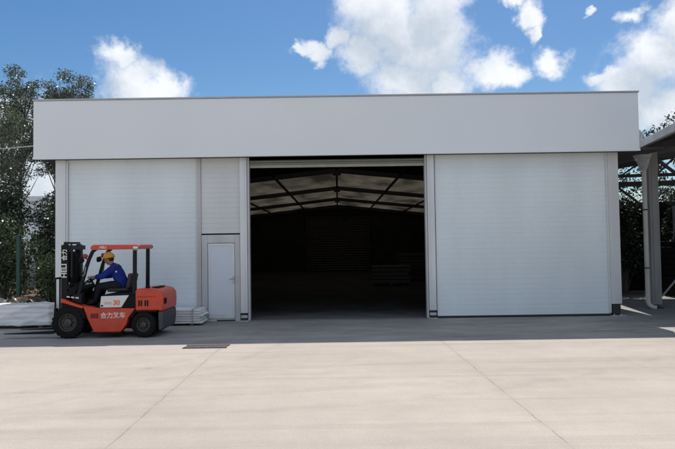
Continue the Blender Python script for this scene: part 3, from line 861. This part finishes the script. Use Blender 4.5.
hl.build('helmet', helmet_mat, dr, smooth=True)
MB().sphere(HC + hrot @ Vector((.018,0,.018)), (.098,.083,.095), 20, 14, lambda p: p if (hrot.transposed() @ (p-HC)).x > -.055 else Vector((HC.x-.02, p.y*.8, HC.z+.09))).build('hair', hair_mat, dr, smooth=True)

# ------------------------------------------------------------------ drain grate
gt = thing('drain_grate', 'rusty slotted iron drain grate in the concrete', 'drain grate', (-2.66,-4.10,0))
MB().add([(-.42,-.17,.004),(.42,-.17,.004),(.42,.17,.004),(-.42,.17,.004)],[(0,1,2,3)]).build('pit', pit_mat, gt)
gb = MB()
gb.box(-.44,.44,-.19,-.165,.006,.014).box(-.44,.44,.165,.19,.006,.014)
for k in range(11):
    x = -.40+.08*k
    gb.bar((x-.03,-.163,.010),(x+.03,.163,.010),.034,.008)
gb.build('bars', grate_iron, gt)

# ------------------------------------------------------------------ neighbouring open shed on the right
sh = thing('open_shed', 'dark open sided shed with grey steel column and pale eave edge', 'shed', (9.12,1.55,0), R(-9.8))
MB().box(.12,.38,-.02,.24,.12,4.72).box(.19,.31,-.035,-.022,.2,4.7).build('column', shed_grey, sh, bevel=.008)
MB().box(.08,.42,-.06,.28,0,.02).box(.18,.32,.04,.18,.02,.119).build('column_foot', dark_steel, sh)
def sz(x): return 4.88 + .17*x if x < 7 else 4.88 + .17*(14-x)
MB().prism([(-.22,4.70),(-.10,4.70),(-.10,4.91),(-.22,4.91)], -9.0, 6.0).build('eave_gutter', shed_roof, sh, bevel=.008)
MB().prism([(-.095,sz(-.1)-.02),(7,sz(7)-.02),(14.2,sz(14.2)-.02),(14.2,sz(14.2)+.03),(7,sz(7)+.03),(-.095,sz(-.1)+.03)], -9.0, 6.0).build('roof', shed_dark, sh)
for y in (.1, 5.6, -4.9, -8.8):
    MB().bar((.05,y,sz(.05)-.14),(7.0,y,sz(7.0)-.14),.12,.2).bar((7.0,y,sz(7)-.14),(14.0,y,sz(14.0)-.14),.12,.2).build('rafter', shed_dark, sh)
    tr = MB().bar((.40,y,4.40),(1.7,y,3.30),.08,.08).bar((.40,y,4.50),(13.7,y,4.50),.1,.12)
    for k in range(9): tr.bar((.9+1.3*k,y,4.50),(1.55+1.3*k,y,sz(1.55+1.3*k)-.2),.06,.06)
    tr.build('truss', shed_dark, sh)
    MB().box(13.62,13.88,y-.14,y+.14,0,4.72).build('column', shed_dark, sh)
    if y != .1: MB().box(.12,.38,y-.14,y+.14,0,4.72).build('column', shed_grey, sh)
MB().tube([(.42,.1,.35),(.95,.1,1.0),(2.5,.1,2.9)], .03, 8).build('brace', shed_grey, sh)
MB().box(.42,13.6,5.8,5.84,4.1,4.3).build('rear_rail', shed_dark, sh)
vg = MB().box(8.02,9.02,.22,7.0,4.50,4.56).build('valley_gutter', shed_dark); tag(vg, 'dark valley gutter bridging the gap between hall roof and shed eave', 'gutter')
def shed_stack(loc, sx, sy, sz_, n, label, seed):
    t = thing('stacked_sheets', label, 'stack', loc, 0)
    r_ = random.Random(seed); mb = MB(); z = .1; h = (sz_-.1)/n
    for k in range(n):
        mb.box(-sx/2+r_.uniform(-.04,.04), sx/2+r_.uniform(-.04,.04), -sy/2, sy/2, z, z+h*.9); z += h
    mb.build('sheets', M('black_sheet', (.012,.012,.013), rough=.8, var=.3, spec=.15), t, bevel=.01)
    for q in (-sx/2+.2, sx/2-.3): MB().box(q,q+.1,-sy/2,sy/2,0,.099).build('bearer', timber, t)
shed_stack((13.2,5.4,0), 2.6, 1.5, 1.98, 9, 'black stack of sheets at the back of the open shed, carrying the pale crate', 4)
pb = thing('pale_crate', 'pale grey crate on top of the black stack in the shed', 'crate', (13.35,5.4,1.985))
MB().box(-.95,.95,-.6,.6,.10,1.28).build('crate_body', shed_grey, pb, bevel=.02)
for q in (-.8,.7): MB().box(q,q+.1,-.6,.6,0,.099).build('bearer', timber, pb)

# downpipe with hopper between the two roofs
dp = thing('downpipe', 'white plastic rain pipe with pale funnel hopper between the two roofs', 'downpipe', (9.02,1.36,0))
MB().tube([(.0,0,4.05),(0,0,.22),(.03,-.02,.12),(.12,-.06,.06),(.2,-.1,.05)], .065, 14).build('pipe', pipe_white, dp, smooth=True)
hp_ = MB()
hp_.lathe([(.07,0),(.085,.02),(.20,.34),(.30,.52),(.29,.52),(.19,.34),(.06,.02)], (0,0,4.05), 'z', 18)
hp_.v = [(x*1.0 + .05*mnoise.noise((x*5,y*5,z*4)) - .10*max(0,(z-4.2)), y + .05*mnoise.noise((x*5+9,y*5,z*4)), z + .10*mnoise.noise((x*4,y*4+5,z*3))*(z>4.2)) for x,y,z in hp_.v]
hp_.build('hopper', sheet_grey, dp, smooth=True)
MB().tube([(-.22,0,4.35),(-.19,0,4.75),(-.12,-.02,5.25)], .05, 12).tube([(-.02,0,4.30),(-.04,0,4.75),(-.05,-.02,5.20)], .04, 12).build('inlet_pipe', pipe_white, dp, smooth=True)
for z in (1.2,2.9): MB().lathe([(.066,-.02),(.075,-.02),(.075,.02),(.066,.02)], (0,0,z), 'z', 16).build('pipe_clip', shed_dark, dp)

# ------------------------------------------------------------------ vegetation
def leaf_cloud(clumps, n, size, seed, droop=.3):
    r_ = np.random.default_rng(seed)
    vol = np.array([c[3]*c[4]*c[5] for c in clumps])**(2/3); vol /= vol.sum()
    idx = r_.choice(len(clumps), n, p=vol)
    C_ = np.array(clumps)[idx]
    d = r_.normal(size=(n,3)); d /= np.linalg.norm(d,axis=1)[:,None]
    rad = r_.random(n)**.45
    # twiggy gathering: pull leaves to random spokes
    P = C_[:,:3] + d*rad[:,None]*C_[:,3:6]
    tw = r_.normal(size=(n,3))*.06
    P += tw
    ax = d*.7 + r_.normal(size=(n,3))*.7; ax[:,2] -= droop; ax /= np.linalg.norm(ax,axis=1)[:,None]
    sd = np.cross(ax, r_.normal(size=(n,3))); sd /= np.linalg.norm(sd,axis=1)[:,None]
    nr = np.cross(ax, sd)
    L_ = size*(.6+.8*r_.random(n))[:,None]; W_ = L_*(.34+.2*r_.random(n))[:,None]
    v0 = P; v1 = P+ax*L_*.5+sd*W_*.5+nr*W_*.12; v2 = P+ax*L_; v3 = P+ax*L_*.5-sd*W_*.5+nr*W_*.12
    V = np.stack([v0,v1,v2,v3],1).reshape(-1,3)
    F = np.arange(4*n).reshape(-1,4)
    return V, F
def mesh_np(name, V, F, mat, parent):
    me = bpy.data.meshes.new(name)
    me.vertices.add(len(V)); me.vertices.foreach_set('co', V.astype(np.float32).ravel())
    me.loops.add(F.size); me.loops.foreach_set('vertex_index', F.astype(np.int32).ravel())
    me.polygons.add(len(F)); me.polygons.foreach_set('loop_start', np.arange(0,F.size,4,dtype=np.int32))
    me.update(); me.validate()
    me.materials.append(mat)
    o = bpy.data.objects.new(name, me); COL.objects.link(o); o.parent = parent; return o

lm_tall = leaf_mat('leaf_tall', (.026,.042,.024), (.21,.25,.17), .25, .24)
lm_shrub = leaf_mat('leaf_shrub', (.022,.040,.014), (.10,.14,.06), .22, .35)
lm_dark = leaf_mat('leaf_dark', (.010,.018,.009), (.042,.065,.032), .12, .4)
lm_pale = leaf_mat('leaf_pale', (.05,.08,.045), (.20,.25,.17), .2, .35)

def tree(label, x, y, h, seed, spread=1.5, n=5200, low=.38, leaf=.17, trunk=.09, nclump=16, mat=None, group='trees behind the hall', name='tree', lean=0.0, cr=(.45,.9), label_cat='tree'):
    r_ = random.Random(seed)
    t = thing(name, label, label_cat, (x,y,0), 0, group)
    path = []; rad = []
    for k in range(9):
        f = k/8
        path.append((lean*h*f + .12*math.sin(f*5+seed), .12*math.cos(f*4+seed)-.12, h*.95*f)); rad.append(trunk*(1-.85*f)+.012)
    mb = MB().tube(path, rad, 8)
    cl = []
    for k in range(nclump):
        f = low + (1-low)*(k+.5)/nclump
        a = k*2.4 + r_.uniform(-.5,.5)
        env = spread*(math.sin(math.pi*min(1,(f-low)/(1-low)*.74+.16)))**.6
        rr = env*r_.uniform(.35,1.0)
        bx = lean*h*f
        c = (bx+rr*math.cos(a), rr*math.sin(a), h*f + r_.uniform(-.2,.2))
        s_ = r_.uniform(*cr)
        cl.append((c[0],c[1],c[2], s_, s_, s_*r_.uniform(.55,.85)))
        fb = max(.12, f-.16)
        k0 = min(7, int(fb*8)); p0 = Vector(path[k0]).lerp(Vector(path[k0+1]), fb*8-k0)
        mid = p0.lerp(Vector(c), .5) + Vector((0,0,-.1))
        mb.tube([p0, mid, c], [trunk*.38*(1-f*.6)+.008, trunk*.22*(1-f*.6)+.007, .006], 6)
    mb.build('trunk', bark, t, smooth=True)
    V, F = leaf_cloud(cl, n, leaf, seed)
    mesh_np('crown', V, F, mat or lm_tall, t)
    return t
TK = dict(n=8600, leaf=.105, low=.56, nclump=26, cr=(.26,.48))
tree('tallest slender tree left of the fascia, with rounded top', -14.6, 11.8, 10.3, 2, 1.0, **TK)
tree('feathery tree whose crown peeks just above the fascia corner', -13.35, 12.4, 9.9, 4, 1.05, **TK)
tree('tall tree rising behind the fascia with rounded top', -12.55, 12.6, 10.4, 5, .95, **TK)
tree('tall slender tree cut by the far left edge of the view', -15.8, 12.4, 9.8, 1, 1.0, **TK)
tree('shorter feathery tree in front of the tallest trunk', -14.2, 9.8, 8.2, 3, .8, n=5000, leaf=.10, low=.55, nclump=20, cr=(.24,.44))
tree('tree filling behind the two tallest with a dense dark crown', -14.4, 15.0, 10.2, 8, 1.4, n=8000, leaf=.12, low=.6, nclump=22, cr=(.35,.55), mat=lm_dark)

def shrub(label, x, y, h, w, seed, n, leaf, mat, group='shrubs beside the hall', name='shrub', nc=10):
    r_ = random.Random(seed)
    t = thing(name, label, 'shrub', (x,y,.05), 0, group)
    mb = MB(); cl = []
    for k in range(nc):
        a = k*2.4; f = (k+.6)/nc
        rr = w*r_.uniform(.2,1)*(1-.35*f)
        c = (rr*math.cos(a), rr*.8*math.sin(a), h*(.22+.68*f))
        s_ = r_.uniform(.32,.55)*w
        cl.append((*c, s_, s_, s_*.8))
        mb.tube([(.1*math.cos(a),.1*math.sin(a),-.05), (c[0]*.5,c[1]*.5,c[2]*.55), c], [.035,.022,.008], 6)
    mb.build('stem', bark, t, smooth=True)
    V, F = leaf_cloud(cl, n, leaf, seed)
    V[:,2] = np.maximum(V[:,2], .02)
    mesh_np('foliage', V, F, mat, t)
shrub('sunlit broad leaved shrub left of the green post', -11.3, 4.0, 3.1, 1.2, 11, 4500, .13, lm_shrub, nc=14)
shrub('tall dark shrub against the corner of the hall', -9.1, 4.6, 4.5, 1.05, 12, 11000, .12, lm_dark, nc=24)
shrub('dark rounded bush standing behind the green post', -13.6, 8.2, 5.1, 1.2, 13, 9000, .13, lm_dark, nc=20)
shrub('glossy green shrub low beside the hall side wall', -8.8, 2.4, 1.9, .65, 14, 2600, .105, lm_shrub)
shrub('loose leafy shrub at the far left edge', -13.2, 5.5, 3.4, 1.25, 15, 5500, .13, lm_shrub, nc=14)
shrub('leafy shrub with pale glints above the block wall', -11.3, 8.5, 4.5, 1.25, 16, 10000, .125, lm_dark, nc=22)
shrub('middle height dark shrub between the post and the corner shrub', -10.4, 6.2, 3.3, .9, 17, 6000, .12, lm_dark, nc=16)
def blade_plant(label, x, y, seed, h=.7, n=34):
    r_ = random.Random(seed)
    t = thing('bladed_plant', label, 'plant', (x,y,.06), 0, 'low plants behind the wrapped bundle')
    mb = MB()
    for k in range(n):
        a = r_.uniform(0,2*math.pi); L_ = h*r_.uniform(.6,1.1); w = .035
        d = Vector((math.cos(a),math.sin(a),0)); sd = Vector((-d.y,d.x,0))
        pts = [(0,0),(.25*L_,.55*L_),(.6*L_,.75*L_),(1.0*L_,.5*L_)]
        ws = [w*.6,w,w*.8,.003]
        vs = []
        for (q,z),ww in zip(pts,ws):
            vs += [d*q+sd*ww+Vector((0,0,z)), d*q-sd*ww+Vector((0,0,z))]
        mb.add(vs, [(0,1,3,2),(2,3,5,4),(4,5,7,6)])
    mb.build('blades', lm_pale, t, smooth=True)
blade_plant('pale arching bladed plant nearest the left edge', -10.6, 1.5, 21, .8)
blade_plant('pale bladed plant between the post and the hall', -9.4, 1.6, 22, .65)
def heap(name, label, cat, x, y, r, h, mat, seed):
    def fn(p):
        return Vector((p.x, p.y, max(-.02,p.z))) + Vector((mnoise.noise(p*3+Vector((seed,0,0))), mnoise.noise(p*3+Vector((0,seed,0))), .5*mnoise.noise(p*4+Vector((0,0,seed)))))*r*.22
    o = MB().sphere((0,0,.06), (r,r*.8,h), 24, 16, fn).build(name, mat, None, smooth=True)
    o.location = (x,y,.04); tag(o, label, cat); return o
heap('soil_heap', 'heap of reddish soil behind the white bundle', 'soil heap', -9.9, 2.6, .6, .42, soil_red, 2)
heap('soil_heap', 'smaller reddish soil heap at the far left behind the pale plant', 'soil heap', -11.4, 2.4, .5, .46, soil_red, 4)
heap('boulder', 'pale boulder on the soil by the shrubs', 'boulder', -10.4, 2.3, .28, .42, rock_mat, 3)
# green post
gpz = thing('fence_post', 'dark green steel post standing among the shrubs', 'post', (-10.15,2.9,0))
MB().box(-.055,.055,-.055,.055,.0,2.42).build('post_shaft', green_post, gpz, bevel=.008)
MB().box(-.066,.066,-.066,.066,2.422,2.45).build('post_cap', green_post, gpz, bevel=.006)
# grey block wall
bwl = MB().box(-24,-8.6,13.9,14.1,0,1.42).build('block_wall', brick_material()); tag(bwl, 'low grey concrete block wall behind the shrubs', 'wall')
# distant pale building
db = thing('distant_building', 'pale blue white factory block far behind the trees', 'building', (-33,46,0))
MB().box(-9,11,0,12,0,7.0).build('wall', far_wall, db)
MB().box(-9.3,11.3,-.3,12.3,7.01,7.5).build('roof', far_roof, db)
for r_i in range(2):
    for k in range(8):
        x = -8+2.4*k
        wd = MB().box(x, x+1.4, -.06, -.004, 1.4+3.0*r_i, 2.9+3.0*r_i).build('window', far_roof, db)
        MB().box(x+.08, x+1.32, -.075, -.061, 1.48+3.0*r_i, 2.82+3.0*r_i).build('pane', far_glass, wd)
# overhead cable
A, B = Vector((-7.95,.15,4.86)), Vector((-26,22.0,8.85))
cpts = [A.lerp(B,k/20) - Vector((0,0,.25*math.sin(math.pi*k/20))) for k in range(21)]
cb = MB().tube(cpts, .016, 6).build('overhead_cable', cable_mat, smooth=True); tag(cb, 'thin pale overhead cable running from the fascia through the tall trees', 'cable')
# growth in the gap at the right
tree('leafy tree seen through the gap between hall and shed', 12.2, 10.6, 6.8, 31, 1.3, 4200, low=.4, leaf=.14, group='trees behind the shed', mat=lm_dark)
tree('bushy tree farther back behind the open shed', 16.0, 12.0, 7.5, 32, 1.9, 5200, low=.35, leaf=.16, group='trees behind the shed', cr=(.5,.9), mat=lm_dark)
tree('small tree close to the hall side in the gap', 10.6, 9.0, 6.0, 33, 1.0, 3400, low=.45, leaf=.13, group='trees behind the shed', mat=lm_dark)
bwl2 = MB().box(8.1,30,7.9,8.1,0,3.55).build('shade_wall', M('shade_black', (.012,.012,.013), rough=.9, var=.3, spec=.1)); tag(bwl2, 'black wall added for the dark behind the gap and the shed', 'wall')  # added wall, its black standing in for deep shade back there
shrub('dense black green hedge plant at the foot of the gap', 9.7, 6.6, 2.7, .8, 34, 5200, .13, lm_dark, 'shrubs in the gap', nc=16)
shrub('dense dark shrub topping the added black wall', 11.0, 7.0, 3.9, .9, 35, 5200, .14, lm_dark, 'shrubs in the gap', nc=18)
shrub('dark shrub standing behind the pale crate', 13.4, 7.0, 4.1, 1.0, 36, 5200, .14, lm_dark, 'shrubs in the gap', nc=18)

# ------------------------------------------------------------------ sky, sun, camera
SUN_EL, SUN_AZ = 60.0, 15.0
S = Vector((math.sin(R(SUN_AZ))*math.cos(R(SUN_EL)), math.cos(R(SUN_AZ))*math.cos(R(SUN_EL)), math.sin(R(SUN_EL))))
sd = bpy.data.lights.new('sun','SUN'); sd.energy = 3.1; sd.angle = R(.53); sd.color = (1,.955,.88)
so_ = bpy.data.objects.new('sun', sd); COL.objects.link(so_); so_.rotation_euler = S.to_track_quat('Z','Y').to_euler()
so_.location = S*50

w = bpy.data.worlds.new('World'); scene.world = w; w.use_nodes = True
nt = w.node_tree; N, L = nt.nodes, nt.links
bg = N['Background']; bg.inputs['Strength'].default_value = .10
sky = N.new('ShaderNodeTexSky'); sky.sky_type = 'NISHITA'; sky.sun_disc = False
sky.sun_elevation = R(SUN_EL); sky.sun_rotation = R(SUN_AZ); sky.air_density = 1.0; sky.dust_density = .6; sky.ozone_density = 2.0
def val(x): 
    return x
def mth(op, a, b=None, c=None):
    n = N.new('ShaderNodeMath'); n.operation = op
    for i,q in enumerate((a,b,c)):
        if q is None: continue
        if isinstance(q,(int,float)): n.inputs[i].default_value = q
        else: L.new(q, n.inputs[i])
    return n.outputs[0]
def mrange(v, a, b, c, d, smooth=True):
    n = N.new('ShaderNodeMapRange'); n.interpolation_type = 'SMOOTHSTEP' if smooth else 'LINEAR'
    for k,q in zip(('From Min','From Max','To Min','To Max'),(a,b,c,d)): n.inputs[k].default_value = q
    L.new(v, n.inputs['Value']); return n.outputs[0]
tc = N.new('ShaderNodeTexCoord'); D_ = tc.outputs['Generated']
sp = N.new('ShaderNodeSeparateXYZ'); L.new(D_, sp.inputs[0])
az = mth('ARCTAN2', sp.outputs['X'], sp.outputs['Y'])
el = mth('ARCSINE', sp.outputs['Z'])
def wnoise(scale, detail=9, rough=.6, off=0):
    n = N.new('ShaderNodeTexNoise'); n.inputs['Scale'].default_value = scale; n.inputs['Detail'].default_value = detail; n.inputs['Roughness'].default_value = rough
    va = N.new('ShaderNodeVectorMath'); va.operation = 'ADD'; va.inputs[1].default_value = (off,off*.7,off*.3)
    L.new(D_, va.inputs[0]); L.new(va.outputs[0], n.inputs['Vector']); return n
wn = wnoise(9, 10, .62, 3.3); s3 = N.new('ShaderNodeSeparateColor'); L.new(wn.outputs['Color'], s3.inputs[0])
azd = mth('ADD', az, mth('MULTIPLY', mth('SUBTRACT', s3.outputs[0], .5), .11))
eld = mth('ADD', el, mth('MULTIPLY', mth('SUBTRACT', s3.outputs[1], .5), .095))
wn2 = wnoise(34, 8, .62, 5.1); s4 = N.new('ShaderNodeSeparateColor'); L.new(wn2.outputs['Color'], s4.inputs[0])
azd = mth('ADD', azd, mth('MULTIPLY', mth('SUBTRACT', s4.outputs[0], .5), .034))
eld = mth('ADD', eld, mth('MULTIPLY', mth('SUBTRACT', s4.outputs[1], .5), .030))
clouds = [  # azimuth, elevation, half width, half height (degrees)
 (5.2,20.2,5.0,4.6),(8.8,18.6,4.6,4.0),(3.4,22.2,3.4,3.4),(10.0,21.8,3.4,4.2),(2.6,17.4,2.6,2.2),(6.2,15.2,4.6,2.6),(10.4,15.0,2.6,1.8),
 (14.6,15.6,3.0,1.8),(16.4,15.0,2.0,1.4),(20.3,15.8,2.0,1.5),(-2.0,18.2,2.2,.9),(-3.6,18.2,1.2,.6),(.4,19.2,1.5,1.3),
 (18.4,20.2,1.3,1.8),(17.2,21.6,1.1,.7),(18.6,18.6,.9,1.0),(29.2,22.9,2.2,1.6),(28.6,15.0,3.6,3.4),(26.4,12.0,3.8,3.4),(28.5,10.5,3.4,2.6),(27.4,18.8,1.3,1.0),(23.6,20.2,.7,.3),(30.8,17.8,2.2,3.4),(24.4,14.0,1.8,.9),
 (-18.9,14.8,3.9,2.8),(-20.2,16.9,2.2,1.6),(-16.2,14.6,2.8,1.8),(-27.6,9.0,7.6,4.6),(-24.5,6.0,8,5),(-32,10.5,4,3.2)]
def field(A_, E_):
    best = None
    for a_,e_,ra,re in clouds:
        dx = mth('MULTIPLY_ADD', A_, 1/(R(ra)*1.08), -R(a_)/(R(ra)*1.08)); dy = mth('MULTIPLY_ADD', E_, 1/(R(re)*1.08), -R(e_)/(R(re)*1.08))
        q = mth('SUBTRACT', 1.0, mth('SQRT', mth('MULTIPLY_ADD', dx, dx, mth('MULTIPLY',dy,dy))))
        if best is None: best = q
        else:
            n = N.new('ShaderNodeMath'); n.operation = 'SMOOTH_MAX'; n.inputs[2].default_value = .10
            L.new(best, n.inputs[0]); L.new(q, n.inputs[1]); best = n.outputs[0]
    return best
best = field(azd, eld)
above = field(mth('ADD', azd, R(.8)), mth('ADD', eld, R(2.6)))
# clouds in the rest of the sky
gn = wnoise(2.6, 8, .6, 8.1)
rest = mth('ADD', mrange(gn.outputs['Fac'], .36, .62, -.5, 1.0, False), mth('MULTIPLY', mrange(mth('ABSOLUTE', az), .62, .85, 1, 0), -3))
hi = mth('ADD', mrange(gn.outputs['Fac'], .38, .64, -.5, .9, False), mrange(el, .50, .70, -3, 0))
best = mth('MAXIMUM', best, mth('MAXIMUM', rest, hi))
edge = wnoise(20, 12, .70, 1.7)
dens = mth('ADD', best, mth('MULTIPLY', mth('SUBTRACT', edge.outputs['Fac'], .5), 1.15))
mask = mrange(dens, -.08, .66, 0, .97)
shade_n = wnoise(12, 7, .6, 6.2)
thick = mth('ADD', mrange(mth('ADD', above, mth('MULTIPLY', mth('SUBTRACT', edge.outputs['Fac'], .5), .9)), -.05, 1.0, 0, .72), mrange(shade_n.outputs['Fac'], .36, .70, 0, .45))
thick = mth('MINIMUM', thick, 1.0)
cc = N.new('ShaderNodeMix'); cc.data_type = 'RGBA'; cc.inputs['A'].default_value = (6.0,6.15,6.4,1); cc.inputs['B'].default_value = (3.5,3.95,4.5,1)
L.new(thick, cc.inputs['Factor'])
hs = N.new('ShaderNodeHueSaturation'); hs.inputs['Saturation'].default_value = 1.33; hs.inputs['Value'].default_value = .60
L.new(sky.outputs[0], hs.inputs['Color'])
mxc = N.new('ShaderNodeMix'); mxc.data_type = 'RGBA'
L.new(mask, mxc.inputs['Factor']); L.new(hs.outputs[0], mxc.inputs['A']); L.new(cc.outputs['Result'], mxc.inputs['B'])
L.new(mxc.outputs['Result'], bg.inputs['Color'])

cam_d = bpy.data.cameras.new('camera'); cam = bpy.data.objects.new('camera', cam_d); COL.objects.link(cam)
cam_d.sensor_width = 36; cam_d.lens = 32.0; cam_d.clip_end = 2000; cam_d.clip_start = .1
cam.matrix_world = Matrix.Translation((0,-16.2,2.0)) @ Matrix.Rotation(R(90+1.957),4,'X') @ Matrix.Rotation(R(-.83),4,'Z')
scene.camera = cam
scene.render.engine = 'CYCLES'
scene.cycles.use_denoising = True
scene.cycles.max_bounces = 6
scene.cycles.caustics_reflective = False; scene.cycles.caustics_refractive = False
vs_ = scene.view_settings
vs_.view_transform = 'Standard'; vs_.look = 'None'; vs_.exposure = 0.74; vs_.gamma = 1.0; vs_.use_curve_mapping = False
